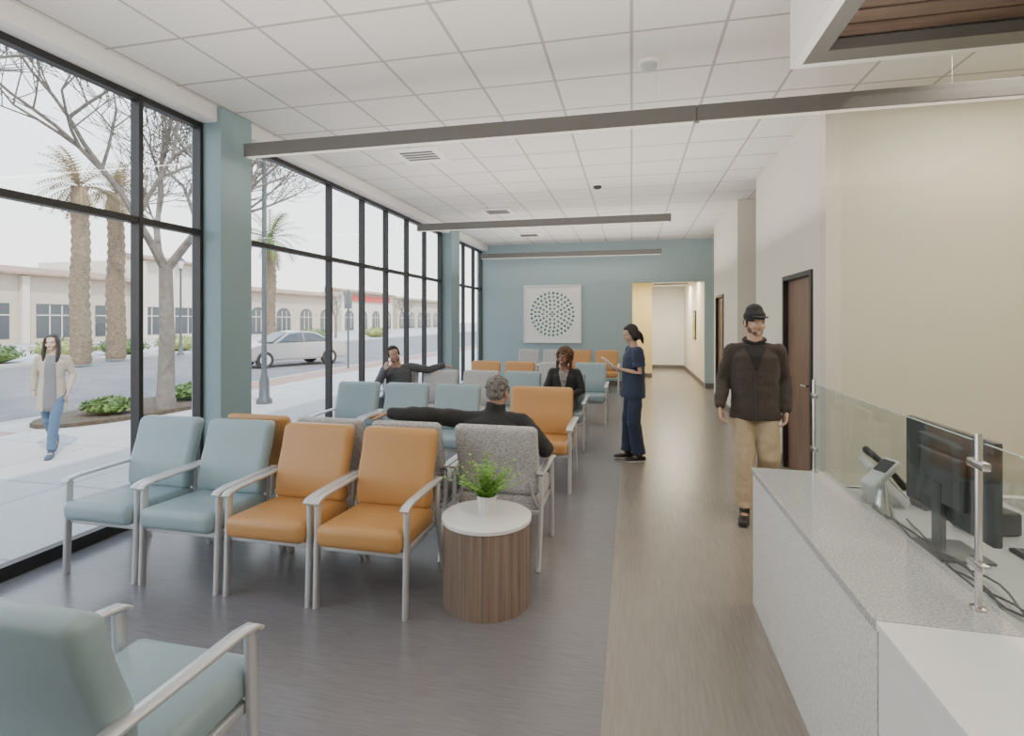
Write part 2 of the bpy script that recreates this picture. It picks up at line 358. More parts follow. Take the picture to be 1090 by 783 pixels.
# ------------------------------------------------------------------ chairs
def chair_parts():
    P={}
    for s in (-1,1):
        b=B(); bar(b,[(s*.275,-.275,0),(s*.275,-.265,.30),(s*.275,-.255,.598)],.024,.042,side=(1,0,0)); P[('front_leg',s)]=b
        b=B(); bar(b,[(s*.275,.33,0),(s*.275,.26,.22),(s*.275,.215,.42),(s*.275,.225,.60)],.024,.036,side=(1,0,0)); P[('rear_leg',s)]=b
        b=B(); bar(b,[(s*.275,-.292,.592),(s*.275,-.268,.610),(s*.275,-.20,.620),(s*.275,0,.622),(s*.275,.2,.625),(s*.275,.25,.625)],.052,.018,side=(1,0,0)); P[('armrest',s)]=b
        b=B(); bar(b,[(s*.25,.215,.38),(s*.225,.232,.46),(s*.215,.25,.56)],.016,.020,side=(1,0,0)); P[('back_bracket',s)]=b
    b=B(); box(b,-.264,.264,-.262,-.235,.325,.36,.004); box(b,-.264,.264,.2,.225,.325,.36,.004)
    box(b,-.264,-.24,-.25,.21,.325,.36,.004); box(b,.24,.264,-.25,.21,.325,.36,.004); P[('seat_frame',0)]=b
    b=B()
    box(b,-.261,.261,-.325,.215,.350,.475,.045,5)
    for v in b.verts:
        x,y,z=v.co
        v.co.z += -.018*(y+.04)/.26 + (.014*(1-(x/.25)**2)*(1 if z>.42 else 0))
        if y<-.2: v.co.z -= .010
    P[('seat',0)]=b
    b=B(); box(b,-.257,.257,-.065,.035,.450,.935,.040,5)
    bmesh.ops.subdivide_edges(b,edges=[e for e in b.edges if abs(e.verts[0].co.z-e.verts[1].co.z)>.2],cuts=6)
    for v in b.verts:
        z=v.co.z; t=max(0,(z-.455)/.48)
        v.co.y += .20+.10*t**1.3 - .018*math.sin(PI*min(1,t*1.6)) - .012*(v.co.x/.235)**2
    P[('backrest',0)]=b
    b=B()
    for zz in (.70,):
        pass
    pts=[]
    for k in range(9):
        x=-.25+.5*k/8; pts.append((x,.2635-.012*(x/.235)**2,.82))
    # seam welt along the rear face of the back cushion
    loft(b,[(p[0],p[1]+.045+.0,p[2]) for p in pts],[.004]*9,side=(0,0,1),n=6); P[('back_seam',0)]=b
    return P
_cm={}
def chair(col,x,y,rz,label,sxx=1.0,grp='waiting room armchairs'):
    t=thing('waiting_chair',label,'chair',(x,y,0),rz,grp); t.scale=(sxx,1,1)
    if 'base' not in _cm:
        for (nm,s),bm in chair_parts().items():
            if nm=='back_seam': bm.free(); continue
            bmesh.ops.recalc_face_normals(bm,faces=bm.faces)
            me=bpy.data.meshes.new(nm); bm.to_mesh(me); bm.free()
            for p in me.polygons: p.use_smooth=True
            me.set_sharp_from_angle(angle=R(50)); _cm[(nm,s)]=me
        _cm['base']=1
    for key in [k for k in _cm if isinstance(k,tuple) and len(k)==2]:
        nm,s=key
        up=nm in('seat','backrest')
        kk=(nm,s,col if up else 'm')
        if kk not in _cm:
            me=_cm[key].copy(); me.materials.append(M[col] if up else M['silver']); _cm[kk]=me
        o=bpy.data.objects.new('leg' if nm.endswith('leg') else nm,_cm[kk]); lnk(o); o.parent=t
    return t
c1=2.97
chair('blue',-3.31,c1,0,'blue-grey armchair at the window end of the front row')
chair('blue',-2.71,c1,0,'blue-grey armchair in the front row beside an orange armchair')
chair('orange',-2.09,c1,0,'orange armchair in the front row next to a blue-grey armchair')
chair('orange',-1.49,c1,0,'orange armchair in the front row next to the round drum table')
c2=3.72
chair('grey',-.90,c2,PI,'grey patterned armchair seen from behind, under the grey-haired man',1.12)
chair('grey',-1.55,c2,PI,'grey patterned armchair beneath the outstretched arm of the grey-haired man')
chair('grey',-2.15,c2,PI,'grey patterned armchair back to back with the left orange front-row chair')
chair('orange',-2.75,c2,PI,'orange armchair turned away, behind the blue-grey front-row chairs')
c3=5.27
chair('orange',-.93,c3,0,'wide orange armchair directly beyond the grey-haired man, facing the camera',1.30)
chair('blue',-1.86,c3,0,'blue-grey armchair behind the head of the grey-haired man, second row facing camera')
chair('blue',-2.46,c3,0,'blue-grey armchair in the middle of the three blue second-row chairs')
chair('blue',-3.06,c3,0,'blue-grey armchair at the window end of the second row facing camera')
c5=6.87
chair('blue',-.86,c5,0,'blue-grey armchair the smiling woman in black sits on')
chair('blue',-1.46,c5,0,'empty blue-grey armchair beside the seated woman in black')
chair('grey',-2.06,c5,0,'empty grey armchair second from the seated woman in black')
chair('grey',-2.66,c5,0,'grey armchair beside the man in grey by the window, under his hand')
chair('grey',-3.26,c5,0,'grey armchair the man in the grey shirt sits on by the window')
c6=8.55
chair('blue',-.66,c6,0,'blue-grey armchair behind the seated woman, next to the aisle')
chair('grey',-1.26,c6,0,'grey armchair behind the seated woman, one in from the aisle')
chair('orange',-1.86,c6,0,'orange armchair in the fourth row, right of another orange one')
chair('orange',-2.46,c6,0,'orange armchair in the fourth row, nearer the window')
c7=12.2
chair('orange',-.56,c7,0,'orange armchair against the far wall, beside the corridor opening')
chair('orange',-1.18,c7,0,'orange armchair against the far wall, right below the dotted picture')
chair('grey',-1.8,c7,0,'grey armchair against the far wall below the dotted picture')
chair('grey',-2.4,c7,0,'grey armchair against the far wall left of the dotted picture')
chair('blue',-1.53,1.28,PI,'blue-grey armchair in the near left corner, seen from behind')
# ------------------------------------------------------------------ drum table and plant
tx,ty=-.835,3.0
t=thing('drum_table','round walnut drum side table with a white top','side table',(tx,ty,0))
b=B(); n=128
rings=[]
for z in (0,.475):
    rings.append([b.verts.new(((.256 if k%4 in(0,1,2) else .2535)*math.cos(2*PI*k/n),(.256 if k%4 in(0,1,2) else .2535)*math.sin(2*PI*k/n),z)) for k in range(n)])
for k in range(n): b.faces.new((rings[0][k],rings[0][(k+1)%n],rings[1][(k+1)%n],rings[1][k]))
b.faces.new(rings[0][::-1]); b.faces.new(rings[1])
obj('drum_body',b,M['drum'],t,smooth=False)
b=B(); lathe(b,[(.258,.475),(.264,.478),(.264,.497),(.260,.50)],64); obj('tabletop',b,M['solid'],t)
t=thing('potted_plant','small green leafy plant in a ribbed white pot on the drum table','plant',(tx,ty,.50))
b=B(); n=48; prof=[(.040,0),(.046,.03),(.056,.105),(.056,.115),(.049,.115),(.047,.09)]
rings=[]
for r_,z in prof: rings.append([b.verts.new(((r_+(.003 if k%4<2 else 0))*math.cos(2*PI*k/n),(r_+(.003 if k%4<2 else 0))*math.sin(2*PI*k/n),z)) for k in range(n)])
for A,Bq in zip(rings,rings[1:]):
    for k in range(n): b.faces.new((A[k],A[(k+1)%n],Bq[(k+1)%n],Bq[k]))
b.faces.new(rings[0][::-1]); b.faces.new(rings[-1]); obj('pot',b,M['pot'],t)
b=B()
for i in range(70):
    az=random.uniform(0,2*PI); el=random.uniform(.65,1.5); Ls=random.uniform(.11,.26)
    p=V((random.uniform(-.03,.03),random.uniform(-.03,.03),.095)); d=V((math.cos(az)*math.cos(el),math.sin(az)*math.cos(el),math.sin(el)))
    pts=[p.copy()]
    for k in range(6):
        d=(d+V((0,0,-.05))).normalized(); p=p+d*Ls/6; pts.append(p.copy())
    loft(b,pts,[.0016]*7,n=4,dome=False)
    for k in range(1,7):
        for s in (-1,1):
            sd=d.cross(V((0,0,1))).normalized()*s
            q=pts[k]; l=random.uniform(.020,.030); a=(sd+d*.5+V((0,0,random.uniform(-.2,.4)))).normalized(); w=a.cross(V((0,0,1))).normalized()*.010
            b.faces.new([b.verts.new(q),b.verts.new(q+a*l*.5+w),b.verts.new(q+a*l),b.verts.new(q+a*l*.5-w)])
obj('foliage',b,M['leaf'],t,smooth=False)
# ------------------------------------------------------------------ reception counter
t=thing('reception_counter','long reception counter with grey speckled quartz ledge and white speckled front','counter',(0,0,0))
b=B(); box(b,.69,1.06,1.712,3.30,.0,.752); obj('front_panel',b,M['quartzF'],t,smooth=False)
b=B(); box(b,.684,1.08,1.712,3.315,.752,.785,.003); obj('countertop',b,M['quartzT'],t,smooth=False)
b=B(); box(b,1.08,1.85,1.712,3.28,.69,.72,.003); obj('work_surface',b,M['lgrey'],t,smooth=False)
b=B(); box(b,1.06,2.35,3.25,3.30,0,.72); obj('end_panel',b,M['quartzF'],t,smooth=False)
t=thing('reception_counter','plain white near end section of the reception counter','counter',(0,0,0))
b=B(); box(b,.692,1.75,.3,1.708,.0,.76,.002); obj('cabinet_body',b,M['solid'],t,smooth=False)
b=B(); box(b,.684,1.80,.28,1.708,.76,.785,.003); obj('countertop',b,M['solid'],t,smooth=False)
t=thing('glass_screen','low glass sneeze screen on steel posts along the quartz counter','glass screen',(0,0,.785))
for y0,y1 in ((1.87,3.27),(.75,1.81)):
    b=B(); box(b,1.007,1.013,y0,y1,.035,.50,.001); obj('glass_panel',b,M['glassg'],t,smooth=False)
    b=B(); box(b,1.0065,1.0135,y0,y1,.500,.502); obj('glass_edge',b,M['gedge'],t,smooth=False)
for y in (3.29,1.84,.72):
    b=B(); lathe(b,[(.022,0),(.022,.008),(.010,.010),(.010,.52),(.008,.526)],20,(1.01,y,0)); p=obj('post',b,M['chrome'],t)
    for z in (.12,.42):
        b=B(); box(b,.997,1.023,y-.04,y+.04,z,z+.026,.006); obj('clamp',b,M['chrome'],t)
b=B(); box(b,1.06,2.60,3.335,3.347,0,3.12); o=obj('glass_partition',b,M['glassc'],smooth=False); tag(o,'clear full height glass partition beyond the counter up to the canopy','glass partition')
pale=mat('pale_grey_plastic',(.62,.62,.61),.35)
t=thing('computer_monitor','large black computer monitor seen from behind the glass screen','monitor',(1.24,2.44,.72),R(2))
b=B(); box(b,-.02,.012,-.28,.28,.13,.50,.008); obj('display_panel',b,M['mon'],t)
b=B(); box(b,-.045,-.02,-.15,.15,.2,.40,.012,3); obj('rear_housing',b,M['mon'],t)
b=B(); box(b,-.05,-.025,-.03,.03,.01,.28,.005); obj('stand',b,M['mon'],t)
b=B(); box(b,-.10,.10,-.11,.11,0,.012,.004); obj('base',b,M['mon'],t)
t=thing('desk_phone','pale grey desk phone with a black handset on a tilted stand behind the glass','phone',(1.20,3.06,.72),R(-100)); t.scale=(1.1,1.1,1.3)
Mt=Matrix.Rotation(R(-42),4,'X')
b=B(); box(b,-.11,.11,-.10,.10,.06,.09,.008,2,M=Matrix.Translation((0,0,.03))@Mt); obj('phone_body',b,pale,t)
b=B(); box(b,-.04,.10,.0,.085,.09,.093,0,M=Matrix.Translation((0,0,.031))@Mt); obj('phone_display',b,M['screen'],t,smooth=False)
b=B(); loft(b,[Mt@V((-.085,-.10,.115))+V((0,0,.03)),Mt@V((-.085,0,.125))+V((0,0,.03)),Mt@V((-.085,.10,.115))+V((0,0,.03))],[(.026,.016),(.018,.011),(.026,.016)]); obj('handset',b,M['black'],t)
b=B(); box(b,-.06,.06,-.02,.10,0,.06,.005); obj('stand',b,pale,t)
t=thing('card_terminal','light grey card payment terminal on a stand behind the glass','card terminal',(1.16,2.82,.72),R(-70))
b=B(); loft(b,[(0,0,0),(0,0,.16)],[.05,.012],n=20,dome=False); obj('stand',b,M['chrome'],t)
b=B(); box(b,-.045,.045,-.09,.09,.0,.03,.01,3,M=Matrix.Translation((0,0,.19))@Matrix.Rotation(R(40),4,'X')); obj('terminal_body',b,pale,t)
b=B(); box(b,-.035,.035,.0,.075,.03,.032,0,M=Matrix.Translation((0,0,.19))@Matrix.Rotation(R(40),4,'X')); obj('terminal_display',b,M['screen'],t,smooth=False)
t=thing('document_tray','charcoal document sorter with pale papers behind the glass','document tray',(1.50,3.02,.72),R(10))
b=B()
for k in range(4): box(b,-.12,.12,-.06+k*.035,-.056+k*.035,0,.12+.02*k)
box(b,-.12,.12,-.06,.05,0,.006); obj('tray',b,M['mon'],t,smooth=False)
b=B()
for k in range(3): box(b,-.10,.10,-.05+k*.035,-.045+k*.035,.006,.15+.02*k)
obj('paper_stack',b,pale,t,smooth=False)
t=thing('desk_scanner','small charcoal desk scanner beside the monitor behind the glass','scanner',(1.52,2.72,.72),R(15))
b=B(); box(b,-.10,.10,-.07,.07,0,.10,.012,3); obj('scanner_body',b,M['mon'],t)
b=B(); box(b,-.09,.09,.04,.05,.10,.20,.003,2); obj('paper_feeder',b,M['lgrey'],t)
t=thing('keyboard','black keyboard on the work surface behind the glass','keyboard',(1.55,2.3,.72),R(90))
b=B(); box(b,-.21,.21,-.07,.07,0,.014,.004); obj('keyboard_body',b,M['black'],t)
b=B()
for i in range(14):
    for j in range(5): box(b,-.198+i*.0285,-.174+i*.0285,-.06+j*.025,-.039+j*.025,.014,.019)
obj('keys',b,M['beam'],t,smooth=False)
b=B()
for q in range(4):
    pts=[]
    for k in range(14):
        a=k/13
        pts.append((1.12+.05*math.sin(a*5+q)**2+.02*q, 1.85+a*.9, .726+.02*abs(math.sin(a*7+q))))
    loft(b,pts,[.004]*14,n=6)
o=obj('power_cables',b,M['black']); tag(o,'tangle of black cables lying behind the glass screen','cables',kind='stuff')
# ------------------------------------------------------------------ people
def sk(name,c): return mat(name,c,.55)
SKL=sk('light_skin',(.56,.36,.27)); SKB=sk('brown_skin',(.27,.14,.09)); SKT=sk('tan_skin',(.45,.27,.19))
LIP=mat('lips',(.36,.16,.13),.5); EYE=mat('eye_white',(.62,.58,.54),.3); IRIS=mat('iris',(.03,.02,.015),.3); BROW=mat('eyebrow',(.10,.065,.045),.9)
ftex=bpy.data.textures.new('cloth_folds','CLOUDS'); ftex.noise_scale=.12; ftex.noise_depth=2
def fold(o,s):
    d=o.modifiers.new('Folds','DISPLACE'); d.texture=ftex; d.strength=s; d.mid_level=.5; d.texture_coords='LOCAL'
def rm(o,vox,it=4,f=.5,folds=0):
    m=o.modifiers.new('Remesh','REMESH'); m.mode='VOXEL'; m.voxel_size=vox; m.use_smooth_shade=True
    s=o.modifiers.new('Smooth','SMOOTH'); s.factor=f; s.iterations=it
    if folds: fold(o,folds)
    return o
def hand(bm,wr,d,pn,side,curl=25,scale=1.0):
    d=V(d).normalized(); pn=V(pn); pn=(pn-d*pn.dot(d)).normalized()
    t=d.cross(pn)*side; t.normalize()
    wr=V(wr); s=scale
    loft(bm,[wr-d*.01*s,wr+d*.03*s,wr+d*.07*s,wr+d*.088*s],[(.024*s,.017*s),(.034*s,.016*s),(.039*s,.014*s),(.036*s,.011*s)],side=t,n=10)
    L=[.072,.080,.075,.058]
    for k in range(4):
        off=(.030-.0205*k)*s
        p=wr+d*(.082*s)+t*off; dd=(d+t*(.12-.08*k)).normalized(); r=.0083*s
        pts=[p.copy()]
        for q,fr in enumerate((.46,.30,.24)):
            a=R(curl*(.7+.12*k)*(1 if q else .6))
            dd=(dd*math.cos(a)+pn*math.sin(a)).normalized() if q==0 else (dd*math.cos(a)+(pn-dd*pn.dot(dd)).normalized()*math.sin(a)).normalized()
            p=p+dd*L[k]*fr*s; pts.append(p.copy())
        loft(bm,pts,[r,r*.95,r*.88,r*.75],side=t,n=8)
    p=wr+d*.02*s+t*.022*s; dd=(d*.65+t*.7+pn*.25).normalized(); pts=[p.copy()]
    for l in (.042,.032,.024):
        p=p+dd*l*s; pts.append(p.copy()); dd=(dd+d*.35+pn*.15).normalized()
    loft(bm,pts,[.015*s,.012*s,.0105*s,.008*s],side=pn,n=8)
def person(label,P,S,loc,rz=0,scale=1.0,vox=.006):
    root=thing('person',label,'person',loc,rz); root.scale=(scale,)*3
    g=lambda k:V(P[k])
    pel,che,nb,hc=g('pel'),g('che'),g('nb'),g('hc')
    HM=Matrix.Translation(hc)@Matrix.Rotation(R(P.get('yaw',0)),4,'Z')@Matrix.Rotation(R(P.get('pitch',0)),4,'X')@Matrix.Rotation(R(P.get('roll',0)),4,'Y')
    fem=S.get('fem',0)
    sx=(g('shL')-g('shR')).normalized(); hx=(g('hpL')-g('hpR')).normalized()
    b=B()
    wai=pel.lerp(che,.45)
    loft(b,[pel-V((0,0,.04)),pel,wai,che,nb-V((0,0,.07))],[(.13,.095),(.145,.10),(.118,.085),(.14,.098),(.10,.07)],side=sx,n=20)
    for s in 'LR':
        loft(b,[nb-V((0,0,.05)),g('sh'+s)],[.05,.042],side=(0,1,0)); 
        sh,el,wr=g('sh'+s),g('el'+s),g('wr'+s); k=.86 if fem else 1
        loft(b,[sh,sh.lerp(el,.5),el,el.lerp(wr,.35),wr],[.043*k,.038*k,.033*k,.033*k,(.026*k,.021*k)],side=(0,1,0))
        hand(b,wr,P['hd'+s],P['pn'+s],1 if s=='L' else -1,P.get('curl'+s,28),.92 if fem else 1)
        hp,kn,an=g('hp'+s),g('kn'+s),g('an'+s); td=V(P.get('td'+s,(0,-1,0))).normalized()
        loft(b,[hp,hp.lerp(kn,.5),kn,kn.lerp(an,.33),an],[.075,.065,.05,.05,.034],side=(1,0,0))
        loft(b,[an-td*.03-V((0,0,.03)),an+td*.06-V((0,0,.04)),an+td*.13-V((0,0,.05))],[(.03,.028),(.035,.025),(.03,.018)],side=(1,0,0))
    kf=.85 if fem else 1.06
    loft(b,[nb-V((0,0,.05)),nb.lerp(hc,.5)+V((0,.0,0)),HM@V((0,.022,-.05))],[.062*kf,.056*kf,.055*kf],n=14)
    k=.94 if fem else 1
    ell(b,(0,.014,.03),(.075*k,.094,.086),HM,20,14)
    ell(b,(0,-.020,-.030),(.060*k,.068,.075),HM,20,14)
    ell(b,(0,-.055,-.083),(.030*k,.028,.024),HM)
    for s in (-1,1):
        ell(b,(s*.034,-.066,-.028),(.024,.018,.022),HM)
        ell(b,(s*.077*k,.014,-.008),(.009,.019,.031),HM)
    loft(b,[(0,-.082,.014),(0,-.098,-.010),(0,-.107,-.028)],[(.007,.008),(.010,.010),(.014,.011)],n=8,M=HM)
    ell(b,(0,-.076,.026),(.05,.014,.010),HM)
    ell(b,(0,-.080,-.053),(.024,.010,.011),HM)
    body=rm(obj('body',b,S['skin'],root),vox,2,.5)
    for s in (-1,1):
        b=B(); ell(b,(s*.030,-.0775,.004),(.0125,.009,.0052),HM,12,8); e=obj('eye',b,EYE,body)
        b=B(); ell(b,(s*.030,-.0842,.004),(.0050,.0032,.0048),HM,10,6); obj('iris',b,IRIS,body)
        b=B(); loft(b,[(s*.016,-.0885,.023),(s*.030,-.089,.027),(s*.046,-.078,.023)],[(.0012,.0022)]*3,n=6,M=HM); obj('eyebrow',b,S.get('browm',BROW),body)
    b=B(); loft(b,[(-.020,-.0845,-.052),(-.009,-.091,-.051),(0,-.092,-.0525),(.009,-.091,-.051),(.020,-.0845,-.052)],[.0025,.0044,.004,.0044,.0025],n=6,M=HM); obj('lips',b,LIP,body)
    if S.get('smile'):
        b=B(); loft(b,[(-.021,-.0885,-.047),(-.010,-.095,-.053),(0,-.0975,-.0555),(.010,-.095,-.053),(.021,-.0885,-.047)],[(.002,.003),(.003,.0045),(.003,.005),(.003,.0045),(.002,.003)],n=6,M=HM); obj('teeth',b,M['pot'],body)
    f=S.get('fit',.02); wd=S.get('wide',0)
    hd_=(wai-pel).normalized(); hem=S.get('hem',.05); hemv=pel-hd_*hem
    up=(nb-che).normalized()
    fk=.9 if fem else 1; ak=S.get('ak',1.0)
    C_=[hemv,pel+hd_*.02,wai,che-up*.04,che+up*.05,nb-up*.075,nb-up*.02]
    wk=.132 if fem else .146
    RA=[(.158*fk+f*.9+S.get('flare',0)),(.150*fk+f),(wk*fk+f*1.0+wd*.6),(.152*fk+f*.9+wd),(.158*fk+f*.8+wd),(.115*fk+f*.6+wd*.5),(.062+f*.2)]
    RB=[.120+f*.9,.112+f*.9,.104+f,.106+f*.8,.102+f*.7,.080+f*.5,(.056+f*.2)]
    b=B(); loft(b,C_,list(zip(RA,RB)),side=sx,n=28,dome=False)
    for s in 'LR':
        sh,el,wr=g('sh'+s),g('el'+s),g('wr'+s); c_=nb-up*.085; q=.85 if fem else 1
        loft(b,[c_,c_.lerp(sh,.6)+up*.004,sh],[(.060+f*.3),(.055+f*.3),(.050*q+f*.3)],side=(0,1,0))
        q*=ak
        if S.get('short'):
            e=sh.lerp(el,.70); loft(b,[sh,sh.lerp(el,.4),e],[.050+f*.6,.052+f*.6,.054+f*.7],side=(0,1,0),dome=False); ell(b,tuple(sh),.050+f*.6)
        else:
            loft(b,[sh,sh.lerp(el,.3),sh.lerp(el,.75),el,el.lerp(wr,.3),el.lerp(wr,.75),wr.lerp(el,.06)],[.050*q+f*.45,.049*q+f*.5,.045*q+f*.45,.044*q+f*.45,.042*q+f*.45,.037*q+f*.4,.032*q+f*.35],side=(0,1,0)); 
    if S.get('collar'):
        loft(b,[nb-up*.04,nb.lerp(hc,.36)+V((0,.012,0))],[(.078,.073),(.073,.069)],side=sx,dome=False,n=18)
    if S.get('hood'):
        ell(b,(nb.x,nb.y+.055,nb.z+.005),(.10,.055,.045))
    fo=S.get('folds',.016)
    top=rm(obj(S['topn'],b,S['top'],root),.0075,8,.5,fo)
    if S.get('inner'):
        w=S.get('innerw',.05); off=S.get('inoff',.003)
        b=B(); rows=[]
        N=26; i0=S.get('in0',0); 
        for i in range(N):
            u=i0+(5.75-i0)*i/(N-1); k0=min(int(u),5); fr=u-k0
            c=C_[k0].lerp(C_[k0+1],fr); ra=RA[k0]*(1-fr)+RA[k0+1]*fr+off; rb=RB[k0]*(1-fr)+RB[k0+1]*fr+off
            F=sx.cross((C_[k0+1]-C_[k0]).normalized()); F=F if F.y<0 else -F; F.normalize()
            ww=w*(1.15-.45*i/(N-1)) if not S.get('vneck') else w*(.12+.95*(i/(N-1)))
            am=min(1.2,ww/ra)
            rows.append([b.verts.new(c+sx*ra*math.sin(am*j/5)+F*rb*math.cos(am*j/5)) for j in range(-5,6)])
        for r0,r1 in zip(rows,rows[1:]):
            for j in range(10): b.faces.new((r0[j],r0[j+1],r1[j+1],r1[j]))
        b.normal_update(); 
        if sum(fc.normal.y for fc in b.faces)>0: bmesh.ops.reverse_faces(b,faces=b.faces)
        io=obj('shirt',b,S['inner'],root,recalc=False); fold(io,fo); sm=io.modifiers.new('Solid','SOLIDIFY'); sm.thickness=.012; sm.offset=-.2
    if S.get('hood'):
        b=B(); hb=[]
        for a in range(-8,9):
            th=a/8*2.5
            hb.append((nb.x+.080*math.sin(th),nb.y+.012-.076*math.cos(th),nb.z-.02+.045*abs(math.sin(th/2))))
        loft(b,hb,[.018]*17,side=(0,0,1),n=8); rm(obj('hood',b,S['inner'],root),.007,3)
        # zipper line down the closed front of the jacket
        b=B(); pts=[]
        for i in range(18):
            u=3.1*i/17; k0=min(int(u),5); fr=u-k0; c=C_[k0].lerp(C_[k0+1],fr); rb=RB[k0]*(1-fr)+RB[k0+1]*fr
            pts.append(c+V((0,-rb-.004,0)))
        loft(b,pts,[.004]*18,n=6); zo=obj('zipper',b,M['mon'],root)
    b=B(); tf=S.get('tfit',.02)
    loft(b,[pel-V((0,0,.07)),pel,pel.lerp(wai,.45)],[(.122*fk+tf*.7,.10+tf*.6),(.136*fk+tf*.4,.10+tf*.4),(.118*fk+tf*.3,.088+tf*.3)],side=hx,n=20)
    for s in 'LR':
        hp,kn,an=g('hp'+s),g('kn'+s),g('an'+s)
        loft(b,[hp,hp.lerp(kn,.5),kn,kn.lerp(an,.4),an.lerp(kn,.03)],[.078*fk+tf*.4,.072*fk+tf*.7,.056*fk+tf,.054*fk+tf,.046*fk+tf*1.2],side=(1,0,0),n=14,dome=False)
        ell(b,tuple(hp),.078*fk+tf*.3)
    rm(obj('trousers',b,S['pants'],root),.0075,6,.5,S.get('pfold',.016))
    for s in 'LR':
        an=g('an'+s); td=V(P.get('td'+s,(0,-1,0))).normalized(); dn=V((0,0,-1)); dn=(dn-td*dn.dot(td)).normalized()
        sd=td.cross(dn)
        b=B()
        loft(b,[an-td*.055+dn*.045,an+dn*.045+td*.02,an+td*.10+dn*.052,an+td*.165+dn*.058],[(.034,.034),(.037,.036),(.043,.028),(.034,.022)],side=sd,n=14)
        loft(b,[an+dn*.0,an+dn*.04],[.040,.040],n=12)
        sh=rm(obj('shoe',b,S['shoe'],root),.007,3)
        b=B(); loft(b,[an-td*.06+dn*.079,an+dn*.079+td*.03,an+td*.11+dn*.079,an+td*.175+dn*.076],[(.032,.009),(.035,.009),(.043,.009),(.031,.008)],side=sd,n=14); obj('sole',b,S.get('sole',M['black']),sh)
    b=B(); hk=S.get('hair','short')
    if hk in('short','curly','bob','long','pony'):
        ell(b,(0,.026,.040),(.082*k,.091,.086),HM,20,14)
        ell(b,(0,.050,-.008),(.072*k,.060,.060),HM,20,14)
        ell(b,(0,-.026,.088),(.056,.036,.026),HM)
    if hk=='short':
        for s in (-1,1): ell(b,(s*.070*k,-.018,.022),(.012,.022,.035),HM)
        if S.get('tuft'):
            rs=random.Random(3)
            for i in range(60):
                th=rs.uniform(0,2*PI); z=rs.uniform(-.3,1); rr=math.sqrt(1-z*z)
                if math.sin(th)<-.4: continue
                ell(b,(.083*rr*math.cos(th),.028+.092*rr*math.sin(th),.036+.086*z),(.013,.013,.011),HM,8,6)
    if hk=='curly':
        rs=random.Random(4)
        for i in range(190):
            th=rs.uniform(0,2*PI); z=rs.uniform(-.85,1)
            rr=math.sqrt(1-z*z); p=V((.100*rr*math.cos(th),.030+.106*rr*math.sin(th),.03+.102*z))
            if p.y<-.045 and p.z<.055: continue
            ell(b,tuple(p),rs.uniform(.014,.023),HM,8,6)
        for s in (-1,1):
            for q in range(9): ell(b,(s*(.088+.006*math.sin(q*3)),.02+.01*math.sin(q*2),-.03-.014*q),.020,HM,8,6)
    if hk in('bob','long','pony'):
        ln={'bob':.10,'long':.27,'pony':.085}[hk]
        y_=-.022 if hk!='pony' else -.005
        for s in (-1,1):
            if hk=='long':
                loft(b,[(s*.066,-.03,.06),(s*.079,-.018,0),(s*.084,-.025,-.07),(s*.086,-.055,-.15),(s*.075,-.085,-ln)],[(.018,.038),(.020,.044),(.024,.047),(.026,.038),(.014,.022)],side=(1,0,0),M=HM)
            else:
                loft(b,[(s*.068,y_,.05),(s*.074,y_+.02,0),(s*.074,.022,-.05),(s*.066,.03,-ln)],[(.014,.034),(.014,.040),(.017,.042),(.014,.034)],side=(1,0,0),M=HM)
        loft(b,[(0,.06,.04),(0,.072,-.03),(0,.070,-ln)],[(.074,.040),(.074,.036),(.062,.024)],side=(1,0,0),M=HM)
    if hk=='pony':
        loft(b,[(0,.095,-.01),(0,.112,-.05),(0,.112,-.12),(0,.105,-.17)],[.028,.030,.024,.010],M=HM)
    if hk=='cap': 
        ell(b,(0,.045,.0),(.077,.062,.055),HM)
        for s in(-1,1): ell(b,(s*.072,.0,.012),(.009,.022,.03),HM)
    rm(obj('hair',b,S['hairm'],root),.006,3)
    if S.get('beard'):
        b=B(); 
        ell(b,(0,-.046,-.080),(.043,.034,.026),HM)
        for s in (-1,1): ell(b,(s*.050,-.012,-.054),(.012,.035,.032),HM)
        loft(b,[(-.024,-.086,-.047),(0,-.096,-.0425),(.024,-.086,-.047)],[.003,.004,.003],n=6,M=HM)
        rm(obj('beard',b,S['beard'],root),.005,2)
    if hk=='cap':
        b=B(); loft(b,[(0,.01,.052),(0,.010,.070),(0,.014,.095)],[(.083,.101),(.084,.101),(.070,.083)],side=(1,0,0),n=24,M=HM)
        cp=rm(obj('cap',b,S['capm'],root),.006,3)
        b=B(); loft(b,[(0,-.07,.056),(0,-.110,.055),(0,-.140,.047)],[(.070,.006),(.064,.006),(.042,.005)],side=(1,0,0),n=16,M=HM); rm(obj('cap_brim',b,S['capm'],cp),.0045,2)
    return root
def cloth(n,c,r=.85,bump=.25,sc=14): return mat(n,c,r,bump=bump,bscale=sc,sheen=.1)
BLK=cloth('black_jacket_fabric',(.018,.018,.02),.75)
def std():
    return dict(pel=(0,0,.95),che=(0,.005,1.27),nb=(0,.015,1.45),hc=(0,-.01,1.605),
      shL=(.175,.01,1.38),shR=(-.175,.01,1.38),hpL=(.09,0,.90),hpR=(-.09,0,.90))
